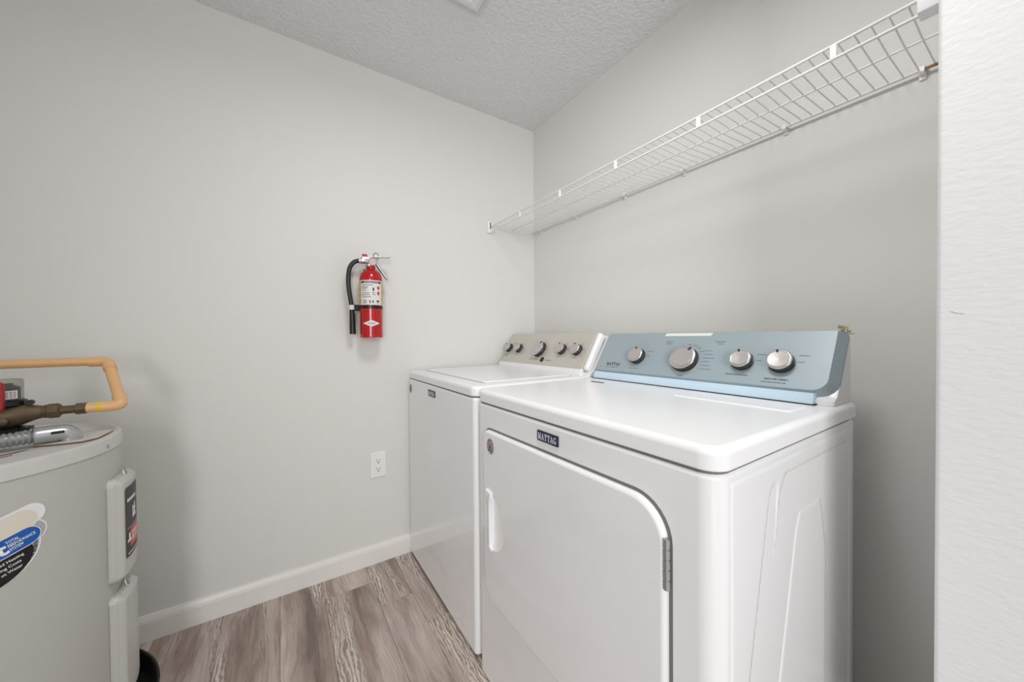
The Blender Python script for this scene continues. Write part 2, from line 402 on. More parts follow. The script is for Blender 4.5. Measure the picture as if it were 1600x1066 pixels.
# baseboard with a stepped top bead, run along the left wall and the back wall
prof = [(0, 0), (.0125, 0), (.0135, .002), (.0135, .064), (.0115, .0665), (.0115, .071), (.0098, .078), (.0062, .084), (.0056, .0878), (0, .0885)]
def base(name, along, label):
    bm = bmesh.new(); r = [[], []]
    for i, s in enumerate(along):
        for d, z in prof: r[i].append(bm.verts.new(s(d, z)))
    n = len(prof)
    for k in range(n): bm.faces.new((r[0][k], r[0][(k + 1) % n], r[1][(k + 1) % n], r[1][k]))
    bm.faces.new(r[0]); bm.faces.new(r[1][::-1])
    return struct(name, bm, 'trim', label, smooth=50)
base('baseboard_left', [lambda d, z: Vector((d, -2.34, z)), lambda d, z: Vector((d, 0, z))], 'white stepped baseboard along the extinguisher wall')
base('baseboard_back', [lambda d, z: Vector((.0135, -d, z)), lambda d, z: Vector((XW, -d, z))], 'white baseboard behind the washer and dryer')

# ---------------------------------------------------------------- console helpers (shared by washer and dryer)
PB = Vector((0, -.266, .908)); PV = Vector((0, .5113, .8594)); PN = Vector((0, -.8594, .5113))
def panT(u, v, w): return Vector((u, 0, 0)) + PB + PV * v + PN * w

def knob(parent, u, v, r, h, ang, label=None):
    """v measured at the knob axis on the panel"""
    o = panT(u, v, 0)
    bm = lathe(bmesh.new(), [(r * 1.04, 0), (r * 1.04, .003), (r * .96, .0035), (r * .93, h * .86), (r * .9, h * .9)], o, PN, 32)
    k = link('knob', bm, 'knob_side', parent, 30, label)
    bm = lathe(bmesh.new(), [(r * .9, h * .78), (r * .985, h * .82), (r, h * .88), (r * .97, h * .95), (r * .86, h), (r * .8, h), (r * .77, h - .0008)], o, PN, 32, True, True)
    link('knob_rim', bm, 'chrome', k, 50)
    bm = lathe(bmesh.new(), [(r * .77, h - .0008), (r * .76, h + .0003), (r * .4, h - .0004), (0.0001, h - .0008)], o, PN, 32, True, False)
    link('knob_face', bm, 'knob_face', k, 60)
    ca, sa = math.cos(ang), math.sin(ang)
    bm = bmesh.new()
    T = lambda a, b, w: panT(u + a * ca - b * sa, v + a * sa + b * ca, w)
    s = .0028 if r < .035 else .0036
    slab(bm, [(-s * .8, r * .66), (s * .8, r * .66), (s, r * .97), (-s, r * .97)], .0008, h - .0005, h + .0009, T=T, seg=2)
    link('pointer', bm, 'print_dark', k, 30)
    return k

def ring_text_dashes(u, v, r0, r1, a0, a1, n, w=.0011):
    out = []
    for i in range(n):
        a = a0 + (a1 - a0) * i / max(1, n - 1); out.append((u + r0 * math.cos(a), v + r0 * math.sin(a), r1))
    return out

def cabinet(parent, x0, x1, y0, y1, z0, z1, rad):
    bm = bmesh.new()
    slab(bm, rect(x0, x1, y0, y1), [rad, rad, .004, .004], z0, z1, rtop=.009, rbot=.003, seg=6)
    return bm

# ---------------------------------------------------------------- washer
wash = thing('washing_machine', 'white top loading washer with beige steel control panel against the left wall', 'washer', (0.364, -.46, 0))
WX0, WX1, YF, YB = .0165, .7125, -.779, -.137
link('cabinet', cabinet(wash, WX0, WX1, YF, YB, .016, .853, .016), 'enamel', wash, 30)
bm = bmesh.new(); slab(bm, rect(WX0 + .03, WX1 - .03, YF + .03, YB), [.01] * 4, .004, .03)
link('toe_base', bm, 'dark', wash, 30)
bm = bmesh.new(); slab(bm, rect(WX0 + .004, WX1 - .004, YF + .004, YB), [.014] * 4, .85, .858, seg=5)
link('seam_gasket', bm, 'gap', wash, 30)
bm = bmesh.new(); slab(bm, rect(WX0, WX1, YF, YB), [.03, .03, .004, .004], .8565, .889, rtop=.012, rbot=.002, seg=6, es=5)
link('top_deck', bm, 'enamel_top', wash, 30)
# lid: flat panel a little proud with a raised rim
LX0, LX1, LY0, LY1 = .05, .655, -.705, -.30
bm = bmesh.new(); slab(bm, rect(LX0, LX1, LY0, LY1), [.02] * 4, .8885, .8945, rtop=.004, seg=5, es=4)
lid = link('lid', bm, 'enamel_top', wash, 30)
bm = bmesh.new(); slab(bm, rect(LX0 - .0025, LX1 + .0025, LY0 - .0025, LY1 + .0025), [.022] * 4, .8884, .8894, seg=5)
link('lid_joint', bm, 'gap', lid, 30)
bm = bmesh.new(); slab(bm, rect(.022, .048, -.292, -.272), [.003] * 4, .8885, .8897, seg=3)
link('hinge_slot', bm, 'dark', wash, 30)

def console(parent, x0, x1, px0, px1, panel_mat, strip_mat, rend, right_r, strip=(0, 0), cham=(.006, .010)):
    # white housing: profile in (y, z) swept along x
    pf = [(-.262, .8865), (-.262, .897), (-.2505, .902), (-.2415, .906), (-.1500, 1.041), (-.1470, 1.047), (-.143, 1.050), (-.1385, 1.048), (-.137, 1.04), (-.137, .8865)]
    bm = bmesh.new()
    ends = [(x0, .35), (x0 + .004, .75), (x0 + .012, 1.0), (x1 - .012, 1.0), (x1 - .004, .75), (x1, .35)]
    cy = -.2; rings = []
    for x, s in ends:
        k = 1 - (1 - s) * .012 / .08
        rings.append([bm.verts.new((x, cy + (y - cy) * k, .8865 + (z - .8865) * (1 - (1 - s) * .06))) for y, z in pf])
    n = len(pf)
    for a, b in zip(rings, rings[1:]):
        for k in range(n): bm.faces.new((a[k], a[(k + 1) % n], b[(k + 1) % n], b[k]))
    bm.faces.new(rings[0]); bm.faces.new(rings[-1][::-1])
    hs = link('console_housing', bm, 'plastic', parent, 32)
    bm = bmesh.new()
    slab(bm, [(px0, -.002), (px1, -.002), (px1, .1885), (px0, .1885)], rend, -.032, 0.0, T=panT, seg=6, cham=cham)
    pn = link('control_panel', bm, panel_mat, parent, 30)
    # flared strip under the panel, leaning forward at its foot
    bm = bmesh.new()
    T = lambda u, v, w: Vector((u, v, w))
    a, b = strip
    ring = []
    for x in (a, b):
        ring.append([bm.verts.new((x, y, z)) for y, z in ((-.2685, .9125), (-.2735, .903), (-.2775, .892), (-.2775, .8885), (-.25, .8885), (-.25, .9125))])
    for k in range(6): bm.faces.new((ring[0][k], ring[0][(k + 1) % 6], ring[1][(k + 1) % 6], ring[1][k]))
    bm.faces.new(ring[0]); bm.faces.new(ring[1][::-1])
    link('console_strip', bm, strip_mat, parent, 40)
    bm = B(a - .004, b + .004, -.279, -.24, .8862, .8886)
    link('console_seam', bm, 'dark', parent, 0)
    return pn

pn = console(wash, .0175, .7115, .0185, .672, 'steel', 'plastic', [.012, .012, .016, .022], .01, (.03, .668))
wk = [(.062, .089, .025), (.158, .089, .025), (.338, .088, .040), (.500, .093, .026), (.600, .093, .026)]
for u, v, r in wk: knob(wash, u, v, r, .024, {.062: .6, .158: .5, .338: -.5, .5: .3, .6: .3}[u])
# rounded white end cap right of the panel
bm = bmesh.new()
slab(bm, [(.676, .004), (.704, .004), (.704, .178), (.676, .182)], [.01, .012, .012, .006], -.02, .006, rtop=.011, T=panT, seg=6, es=5)
link('end_cap', bm, 'plastic', wash, 40, 'rounded white end cap')
bm = bmesh.new(); T = panT
serif(bm, 'MAYTAG', .034, .044, .0085, .85, T, 0, .0004)
bars(bm, [(.03, .078, .038, .0392)], T)
link('panel_lettering', bm, 'print', pn, 0)
bm = bmesh.new(); L = []
for u, v, r in wk:
    for i in range(9):
        a = math.radians(-30 + i * 28 - 20)
        if -35 < math.degrees(a) < 215 and i % 2 == 0: L.append((u + (r + .009) * math.cos(a) - .006, u + (r + .009) * math.cos(a) + .006, v + (r + .009) * math.sin(a) - .0012, v + (r + .009) * math.sin(a) + .0012))
    L.append((u - .014, u + .014, v - r - .012, v - r - .0095))
for i in range(6): L.append((.285 + i * .0135, .292 + i * .0135, .030, .0335))
for i in range(6): L.append((.2865 + i * .0135, .2905 + i * .0135, .036, .0405))
L += [(.408, .452, .032, .0355)]
bars(bm, L, T); link('panel_print', bm, 'print', pn, 0)
bm = lathe(bmesh.new(), [(.0135, 0), (.0135, .0006)], panT(.387, .035, 0), PN, 24); link('panel_emblem', bm, 'print_dark', pn, 0)
FT = frontT(YF)
bm = bmesh.new(); slab(bm, rect(.297, .373, .806, .832), [.002] * 4, 0, .003, rtop=.001, T=FT, seg=2)
bd = link('badge', bm, 'navy', wash, 30, 'dark badge with silver lettering')
bm = bmesh.new(); ln = serif_len('MAYTAG', .015, .68); serif(bm, 'MAYTAG', .335 - ln / 2, .8115, .015, .68, lambda u, v, w: FT(u, v, w + .003)); link('badge_lettering', bm, 'silver_print', bd, 0)

def round_sticker(parent, u, v, r, T, stripe='label_red'):
    bm = bmesh.new(); pts = [(u + r * .85 * math.cos(2 * PI * k / 28), v + r * math.sin(2 * PI * k / 28)) for k in range(28)]
    slab(bm, pts, .0001, 0, .0005, T=T, seg=1); st = link('round_sticker', bm, 'sticker_grey', parent, 0, 'round grey sticker with a striped emblem')
    bm = bmesh.new()
    for k in range(22):
        if k in (15, 16, 17): continue
        a = 2 * PI * k / 22; ca, sa = math.cos(a), math.sin(a)
        pl = [(r * .70, -.0016), (r * .92, -.0016), (r * .92, .0012), (r * .70, .0012)]
        vs = [bm.verts.new(T(u + (p * ca - q * sa) * .85, v + p * sa + q * ca, .0008)) for p, q in pl]; bm.faces.new(vs)
    for q in (-.55, -.2): 
        vs = [bm.verts.new(T(u + r * (-.4 + i), v + r * j, .0008)) for i, j in ((0, q), (.75, q - .1), (.75, q + .08), (0, q + .2))]; bm.faces.new(vs)
    link('sticker_lettering', bm, 'navy', st, 0)
    bm = bmesh.new()
    for q in (0.05, .3):
        vs = [bm.verts.new(T(u + r * (-.35 + i), v + r * (q + j), .0008)) for i, j in ((0, 0), (.7, -.1), (.7, .06), (0, .17))]; bm.faces.new(vs)
    link('sticker_stripes', bm, stripe, st, 0)
round_sticker(wash, .056, .807, .022, FT, 'print_mid')

# ---------------------------------------------------------------- dryer
DX0, DX1, DYB = .7265, 1.467, -.150
dry = thing('clothes_dryer', 'white front loading dryer with blue filmed control panel beside the washer', 'dryer', (1.097, -.46, 0))
bm = cabinet(dry, DX0, DX1, YF, DYB, .003, .846, .03)
cab = link('cabinet', bm, 'enamel', dry, 30)
# embossed side skin: height field over (y, z)
def sdf_poly(p, poly):
    x, y = p; n = len(poly); d = 1e9; s = 1.0
    for i in range(n):
        ax, ay = poly[i]; bx, by = poly[i - 1]
        ex, ey = bx - ax, by - ay; wx, wy = x - ax, y - ay
        t = max(0, min(1, (wx * ex + wy * ey) / (ex * ex + ey * ey)))
        dx, dy = wx - ex * t, wy - ey * t; d = min(d, dx * dx + dy * dy)
        c1 = y >= ay; c2 = y < by; c3 = ex * wy > ey * wx
        if (c1 and c2 and c3) or (not c1 and not c2 and not c3): s = -s
    return s * math.sqrt(d)
def sm(x): x = max(0, min(1, x)); return x * x * (3 - 2 * x)
rib = [(-.610, .775), (-.600, .788), (-.586, .788), (-.592, .72), (-.648, .42), (-.70, .12), (-.735, .12), (-.693, .45)]
outer = [(-.566, .772), (-.545, .797), (-.21, .797), (-.195, .78), (-.195, .1), (-.70, .1), (-.645, .45)]
inner = [(-.508, .685), (-.488, .722), (-.372, .722), (-.365, .712), (-.335, .60), (-.335, .16), (-.62, .16), (-.585, .42)]
bm = bmesh.new(); NY, NZ = 110, 120; g = []
y0s, y1s, z0s, z1s = -.747, -.156, .02, .836
for j in range(NZ + 1):
    row = []
    for i in range(NY + 1):
        y = y0s + (y1s - y0s) * i / NY; z = z0s + (z1s - z0s) * j / NZ
        h = .0085
        h -= .004 * sm(-sdf_poly((y, z), rib) / .010 + .5)
        h -= .006 * sm(-sdf_poly((y, z), outer) / .016 + .5)
        h += .006 * sm(-sdf_poly((y, z), inner) / .020 + .5)
        ed = min(y - y0s, y1s - y, z - z0s, z1s - z)
        h = min(h, .0085) - .007 * (1 - sm(ed / .004))
        row.append(bm.verts.new((DX1 - .0065 + h - .001, y, z)))
    g.append(row)
for j in range(NZ):
    for i in range(NY): bm.faces.new((g[j][i], g[j][i + 1], g[j + 1][i + 1], g[j + 1][i]))
link('side_panel', bm, 'enamel', dry, 60, 'embossed side panel')
bm = bmesh.new(); slab(bm, rect(DX0 + .004, DX1 - .004, YF + .004, DYB), [.028] * 4, .843, .852, seg=5); link('seam_gasket', bm, 'gap', dry, 30)
bm = bmesh.new(); slab(bm, rect(DX0, DX1 + .002, YF, -.137), [.034, .034, .008, .004], .8495, .886, rtop=.013, rbot=.003, seg=7, es=6); link('top_deck', bm, 'enamel_top', dry, 30)
bm = bmesh.new(); slab(bm, rect(1.16, 1.425, -.402, -.300), [.006] * 4, .8855, .8885, rtop=.0025, seg=3); link('lint_screen_cover', bm, 'enamel_top', dry, 30)
bm = bmesh.new(); slab(bm, rect(.815, .875, -.366, -.352), [.004] * 4, .8852, .8866, seg=3); link('hinge_slot', bm, 'dark', dry, 30)

pn = console(dry, .7275, 1.4590, .728, 1.4595, 'film', 'film_light', [.014, .046, .018, .026], .01, (.748, 1.426), (.0145, .024))
dk = [(.915, .077, .0285), (1.092, .074, .041), (1.257, .079, .0275), (1.348, .080, .0285)]
for (u, v, r), a in zip(dk, (.05, -.55, .28, .30)): knob(dry, u, v, r, .023, a)
bm = bmesh.new(); rows = []
for v, w, u0, u1 in ((.1615, .0005, .993, 1.149), (.1712, .0005, .996, 1.153), (.1735, -.0012, .997, 1.154), (.1805, -.0125, 1.0, 1.157), (.1805, -.0160, 1.0, 1.157), (.1700, -.004, .996, 1.153), (.1615, -.003, .993, 1.149)):
    rows.append((bm.verts.new(panT(u0, v, w)), bm.verts.new(panT(u1, v, w))))
for i in range(len(rows)):
    p, q = rows[i], rows[(i + 1) % len(rows)]; bm.faces.new((p[0], p[1], q[1], q[0]))
bm.faces.new([p[0] for p in rows]); bm.faces.new([p[1] for p in rows][::-1])
link('bare_panel_patch', bm, 'film_gap', pn, 0, 'pale strip where the blue film is missing')
bm = bmesh.new(); serif(bm, 'MAYTAG', .788, .0355, .012, .8, T, 0, .0005)
bars(bm, [(.787, .799, .0275, .0287), (.802, .807, .0275, .0287), (.812, .83, .0275, .0287), (.833, .842, .0275, .0287)], T)
link('panel_lettering', bm, 'print_dark', pn, 0)
bm = bmesh.new(); L = []
for u, v, r in dk:
    if r > .035: continue
    L += [(u + r + .004, u + r + .026, v + .022, v + .0236), (u + r + .004, u + r + .018, v + .004, v + .0055)]
L += [(.893, .935, .029, .0312)]
L += [(1.005, 1.032, .137, .140), (1.008, 1.028, .130, .1325), (1.168, 1.198, .139, .142), (1.176, 1.192, .132, .1345)]
for i in range(6): L.append((1.144, 1.166 + (i % 3) * .006, .108 - i * .0125, .1098 - i * .0125))
for a in (150, 172, 35, 52, 70, 90): 
    a = math.radians(a); L.append((1.092 + .055 * math.cos(a) - .006, 1.092 + .055 * math.cos(a) + .006, .074 + .055 * math.sin(a) - .001, .074 + .055 * math.sin(a) + .0015))
L += [(1.082, 1.1, .017, .0205)]
bars(bm, L, T); link('panel_print', bm, 'print', pn, 0)
bm = bmesh.new(); L = []
x = 1.222
for i, wd in enumerate((.006, .004, .007, .005, .006, .004, .008, .005, .004, .007)):
    L.append((x, x + wd - .001, .036, .039)); x += wd
x = 1.318
for wd in (.013, .004, .009, .003, .016, .003): L.append((x, x + wd - .001, .031, .0345)); x += wd + .001
x = 1.312
for wd in (.004, .006, .005, .007, .004, .006, .008, .005, .006): L.append((x, x + wd - .001, .0225, .0248)); x += wd + .0005
bars(bm, L, T); link('panel_caption', bm, 'print_mid', pn, 0)
bm = bmesh.new()
for k in range(48):
    if not (20 < k < 46): continue
    a0, a1 = 2 * PI * k / 48, 2 * PI * (k + 1) / 48
    vs = [bm.verts.new(panT(1.092 + rr * math.cos(a), .074 + rr * math.sin(a), .0005)) for rr, a in ((.046, a0), (.0475, a0), (.0475, a1), (.046, a1))]; bm.faces.new(vs)
link('dial_arc', bm, 'tape', pn, 0)
# crumpled yellowed tape at the top right corner of the film
bm = bmesh.new(); rnd = random.Random(5)
for i in range(9):
    t = i / 8; u0, v0, w0 = 1.444 + .022 * t, .187 - .010 * t, -.004 - .022 * t
    q = [bm.verts.new(panT(u0 + rnd.uniform(-.004, .004) + du, v0 + rnd.uniform(-.002, .005) + dv, w0 + rnd.uniform(-.004, .004))) for du, dv in ((-.005, -.003), (.005, -.003), (.006, .004), (-.004, .004))]
    bm.faces.new(q[:3]); bm.faces.new((q[0], q[2], q[3]))
bmesh.ops.solidify(bm, geom=bm.faces[:], thickness=.0007)
link('tape_scrap', bm, 'tape', dry, 0, 'crumpled yellowed tape scrap')

# door: recessed shadow gap, then a rounded door with a scooped grip pocket
DP = [(.789, .276), (1.391, .276), (1.391, .779), (.789, .774)]
DR = [.062, .06, .066, .026]
bm = bmesh.new(); slab(bm, [(.786, .273), (1.3975, .273), (1.3975, .7855), (.786, .7795)], [.064, .066, .070, .03], -.004, .0006, T=FT, seg=8); link('door_gap', bm, 'gap', dry, 0, 'grey shadow gap around the door')
bm = bmesh.new(); slab(bm, DP, DR, -.002, .0125, rtop=.0085, T=FT, seg=10, es=5)
cb = bmesh.new()
# D shaped dish: flat side left, bulging right
for k in range(1): pass
ring = []
prof2 = [(1.03, .016), (1.02, .0126), (.97, .0105), (.88, .0065), (.72, .0032), (.45, .0018), (.2, .0014)]
outl = []
xl, zc, hh, ww = .8365, .516, .083, .070
for k in range(24):
    a = -PI / 2 + PI * k / 23; outl.append((ww * max(0.0, math.cos(a)) ** .8, hh * math.sin(a)))
for sc, w in prof2:
    ring.append([cb.verts.new(FT(xl + (p[0] * sc if p[0] > 0 else 0) + (1 - sc) * .012, zc + p[1] * sc, w)) for p in outl])
for a, b in zip(ring, ring[1:]):
    for k in range(24): cb.faces.new((a[k], a[(k + 1) % 24], b[(k + 1) % 24], b[k]))
cb.faces.new(ring[0][::-1]); cb.faces.new(ring[-1])
door = cut('door', bm, cb, 'enamel', dry, 35)
hb = bmesh.new()
slab(hb, rect(.8325, .8372, .440, .592), [.0015] * 4, .0005, .0195, rtop=.002, T=FT, seg=3)
hd = link('handle', hb, 'plastic', door, 35, 'white plastic grip bar')
hb = bmesh.new(); slab(hb, [(.815, .584), (.846, .580), (.846, .599), (.815, .604)], [.002] * 4, .010, .0205, rtop=.002, T=FT, seg=3); link('handle_plate', hb, 'plastic', hd, 35)
hb = bmesh.new(); slab(hb, [(.830, .434), (.846, .431), (.846, .440), (.830, .446)], [.002] * 4, .010, .0195, rtop=.002, T=FT, seg=3); link('handle_foot', hb, 'plastic', hd, 35)
def hinge(z0, z1):
    y = YF - .0085
    k = link('hinge', tube(bmesh.new(), [(1.392, y, z0), (1.392, y, z1)], .0042, 10), 'conduit', dry, 40, 'metal door hinge')
    n = 5
    for i in range(n):
        a = z0 + (z1 - z0) * i / n; b = z0 + (z1 - z0) * (i + 1) / n
        link('knuckle', tube(bmesh.new(), [(1.392, y, a + .0012), (1.392, y, b - .0012)], .0052, 12), 'conduit', k, 40)
hinge(.645, .727); hinge(.345, .427)
# badge
bm = bmesh.new(); slab(bm, [(1.049, .8015), (1.124, .8015), (1.124, .826), (1.049, .826)], [.0015] * 4, 0, .004, rtop=.001, T=FT, seg=2)
bd = link('badge', bm, 'navy', dry, 30, 'navy badge with silver lettering')
bm = bmesh.new(); ln = serif_len('MAYTAG', .0155, .66); serif(bm, 'MAYTAG', 1.0865 - ln / 2, .806, .0155, .66, lambda u, v, w: FT(u, v, w + .004)); link('badge_lettering', bm, 'silver_print', bd, 0)
round_sticker(door, .8375, .7325, .023, lambda u, v, w: FT(u, v, w + .0126))

# ---------------------------------------------------------------- wire shelf
SY, SZT, SZB, SZD = -.305, 1.662, 1.633, 1.667
shelf = thing('wire_shelf', 'long white coated wire shelf on the wall above the washer and dryer', 'shelf', (.8, 0, 1.65))
X0, X1 = .012, 1.612
def rod(name, pts, r, seg=8, m='wire', par=None, label=None): return link(name, tube(bmesh.new(), pts, r, seg), m, par or shelf, 50, label)
rod('front_rod', [(X0, SY, SZT), (X1, SY, SZT)], .0032)
rod('lip_rod', [(X0, SY - .001, SZB), (X1, SY - .001, SZB)], .0032)
rod('middle_rod', [(X0, -.163, SZD - .0045), (X1, -.163, SZD - .0045)], .0026)
rod('back_rod', [(X0, -.014, 1.674), (1.556, -.014, 1.674)], .0040)
rod('back_rod', [(1.5555, -.014, 1.674), (X1, -.014, 1.674)], .0037, m='rust', label='rusty end of the back rod')
wire_me = None
n = 62
for i in range(n):
    x = .027 + i * .02535
    if wire_me is None:
        bm = tube(bmesh.new(), [(0, SY, SZT - .004), (0, SY - .0005, SZT + .002), (0, SY + .006, SZD + .001), (0, -.163, SZD), (0, -.02, 1.6765), (0, -.014, 1.6765), (0, -.0105, 1.671)], .0015, 6)
        o = link('cross_wire', bm, 'wire', shelf, 60); wire_me = o.data
        off = x
        o.location = (x, 0, 0)
    else:
        o = bpy.data.objects.new('cross_wire', wire_me); C.objects.link(o); o.parent = shelf; o.location = (x, 0, 0)
clip_me = None
for x in (.293, .590, .885, 1.178, 1.468):
    if clip_me is None:
        bm = bmesh.new(); slab(bm, rect(-.0055, .0055, SZB, SZT), [.002] * 4, -.0005, .0045, rtop=.0015, T=lambda u, v, w: Vector((u, SY - w, v)), seg=3)
        o = link('lip_clip', bm, 'plastic', shelf, 40); clip_me = o.data
    else:
        o = bpy.data.objects.new('lip_clip', clip_me); C.objects.link(o); o.parent = shelf
    o.location = (x, 0, 0)
wc_me = None
for x in (.078, .371, .683, .957, 1.28, 1.553):
    if wc_me is None:
        bm = bmesh.new()
        box(bm, -.007, .007, -.016, -.0005, 1.677, 1.6815, .001, 1)
        box(bm, -.006, .006, -.0045, -.0005, 1.655, 1.6815, .001, 1)
        box(bm, -.005, .005, -.020, -.0165, 1.6675, 1.6805, .001, 1)
        box(bm, -.005, .005, -.018, -.004, 1.6655, 1.6695, .001, 1)
        o = link('wall_clip', bm, 'plastic', shelf, 40); wc_me = o.data
    else:
        o = bpy.data.objects.new('wall_clip', wc_me); C.objects.link(o); o.parent = shelf
    o.location = (x, 0, 0)
def end_bracket(xa, xb, lab):
    bm = bmesh.new()
    box(bm, xa, xb, SY - .022, SY + .012, 1.626, 1.690, .003, 2)
    return link('end_bracket', bm, 'plastic', shelf, 40, lab)
bb = end_bracket(.001, .012, 'left end bracket')
link('bracket_slot', B(.0118, .0135, SY - .006, SY - .001, 1.648, 1.684), 'dark', bb, 0)
end_bracket(1.588, XW - .001, 'right end bracket')

# ---------------------------------------------------------------- fire extinguisher
EY, EX, ER = -.9555, .068, .0475
ext = thing('fire_extinguisher', 'red fire extinguisher with black hose hanging on the grey wall', 'extinguisher', (.0, EY, 1.05))
bm = lathe(bmesh.new(), [(ER * .9, 1.050), (ER * .985, 1.051), (ER, 1.055), (ER, 1.300), (ER * .985, 1.312), (ER * .93, 1.325), (ER * .8, 1.337), (ER * .6, 1.345), (.021, 1.349), (.0195, 1.352), (.0195, 1.366), (.016, 1.367)], (EX, EY, 0), (0, 0, 1), 40)
link('cylinder', bm, 'red', ext, 40)
bm = B(.0005, .02, EY - .02, EY + .02, 1.08, 1.36, .002, 1); link('wall_bracket', bm, 'black', ext, 0)
def extT(r=ER, x=EX, y=EY, a0=0.0):
    # s along the circumference (positive to the viewer's right), z height, w out; facing +X turned a little to the camera
    return lambda s, z, w: Vector((x + (r + w) * math.cos(a0 + s / r), y + (r + w) * math.sin(a0 + s / r), z))
EA = -.18
ET = extT(a0=EA)
def cyl_poly(poly, T, w=.0004, step=.004):
    bm = bmesh.new(); vs = [bm.verts.new((p[0], p[1], 0)) for p in poly]; bm.faces.new(vs)
    xs0, xs1 = min(p[0] for p in poly), max(p[0] for p in poly); k = xs0 + step
    while k < xs1:
        bmesh.ops.bisect_plane(bm, geom=bm.verts[:] + bm.edges[:] + bm.faces[:], plane_co=(k, 0, 0), plane_no=(1, 0, 0)); k += step
    for v in bm.verts: v.co = T(v.co.x, v.co.y, w)
    return bm
def crect(a, b, c, d, T, w=.0004): return cyl_poly(rect(a, b, c, d), T, w)
lb = link('label', crect(-.066, .066, 1.192, 1.2985, ET, .0003), 'label_yellow', ext, 60, 'instruction label, white with yellow edges')
link('label_face', crect(-.0465, .0465, 1.192, 1.2985, ET, .0006), 'label_white', lb, 60)
link('label_header', crect(-.0445, .0445, 1.2855, 1.2945, ET, .0009), 'navy', lb, 60)
bm = mapbm(text_mesh('INSTRUCTIONS', .0092, 0, 'CENTER', .0001), lambda x, y, z: ET(x, 1.2867 + y, .0012)); link('label_title', bm, 'label_white', lb, 0)
bm = bmesh.new(); L = []
for i, (a, b) in enumerate(((-.04, .008), (-.04, -.012), (-.04, -.016), (-.04, -.020), (-.04, -.006), (-.04, -.004), (-.04, .0))): L.append((a, b, 1.276 - i * .0085 + (.003 if i in (2, 3) else 0), 1.2785 - i * .0085 + (.003 if i in (2, 3) else 0)))
L += [(.002, .016, 1.243, 1.2452), (.006, .018, 1.235, 1.2372), (-.034, -.021, 1.199, 1.2115), (-.007, -.003, 1.199, 1.2115), (.004, .009, 1.2, 1.2115), (.022, .034, 1.206, 1.2115), (.024, .031, 1.199, 1.206), (.006, .012, 1.252, 1.266)]
for (a, b, c, d) in L:
    n = max(1, int((b - a) / .0045))
    for i in range(n):
        p, q = a + (b - a) * i / n, a + (b - a) * (i + (.82 if n > 3 else 1)) / n
        vs = [bm.verts.new(ET(s, z, .0009)) for s, z in ((p, c), (q, c), (q, d), (p, d))]; bm.faces.new(vs)
link('label_text', bm, 'print_dark', lb, 0)
bm = bmesh.new()
for (a, b, c, d) in ((-.0315, -.0235, 1.2015, 1.209), (.0245, .0285, 1.2005, 1.204)):
    vs = [bm.verts.new(ET(s, z, .0011)) for s, z in ((a, c), (b, c), (b, d), (a, d))]; bm.faces.new(vs)
link('label_pictogram', bm, 'label_white', lb, 0)
bm = bmesh.new()
for zc in (1.266, 1.243):
    vs = [bm.verts.new(ET(.031 + .0065 * math.cos(2 * PI * k / 12), zc + .0085 * math.sin(2 * PI * k / 12), .0009)) for k in range(12)]; bm.faces.new(vs)
link('label_mark', bm, 'label_red', lb, 0)
bm = bmesh.new()
for s0, zz in ((-.056, (1.285, 1.26, 1.235, 1.21)), (.0555, (1.28, 1.25, 1.22))):
    for z in zz:
        vs = [bm.verts.new(ET(s0 + a, z + b, .0007)) for a, b in ((-.003, -.004), (.003, -.004), (.003, .004), (-.003, .004))]; bm.faces.new(vs)
link('label_edge_print', bm, 'label_green', lb, 0)
bm = lathe(bmesh.new(), [(ER + .0002, 1.176), (ER + .0018, 1.177), (ER + .0018, 1.1885), (ER + .0002, 1.1895)], (EX, EY, 0), (0, 0, 1), 40, False, False)
stp = link('strap', bm, 'black', ext, 50)
link('strap_clip', B(EX - .035, EX - .005, EY - ER - .024, EY - ER + .002, 1.168, 1.194, .003, 1), 'black', stp, 40)
dm = link('emblem', cyl_poly([(-.037, 1.112), (0, 1.0975), (.037, 1.112), (0, 1.1265)], ET, .0006), 'label_white', ext, 60, 'white diamond emblem')
bm = mapbm(text_mesh('AMEREX', .0085, 0, 'CENTER', 0), lambda x, y, z: ET(x, 1.109 + y, .0013)); link('emblem_lettering', bm, 'print_dark', dm, 0)
# valve head
bm = lathe(bmesh.new(), [(.016, 1.363), (.018, 1.364), (.018, 1.374), (.014, 1.376), (.014, 1.408), (.011, 1.411)], (EX, EY - .004, 0), (0, 0, 1), 20)
vh = link('valve', bm, 'chrome', ext, 40)
link('valve_body', B(EX - .016, EX + .017, EY - .040, EY + .018, 1.378, 1.404, .005, 2), 'chrome', vh, 40)
bm = lathe(bmesh.new(), [(.0165, 0), (.0175, .001), (.0175, .007), (.0155, .0085), (.0145, .0075)], (EX + .018, EY + .006, 1.382), (1, -.35, 0), 24)
gg = link('gauge', bm, 'chrome', vh, 40)
bm = lathe(bmesh.new(), [(.0146, .0076), (.0144, .0082)], (EX + .018, EY + .006, 1.382), (1, -.35, 0), 24); link('gauge_face', bm, 'gauge', gg, 40)
link('pull_pin_tag', B(EX + .004, EX + .016, EY - .036, EY - .016, 1.402, 1.415, .002, 1), 'label_red', vh, 40, 'pink red tag')
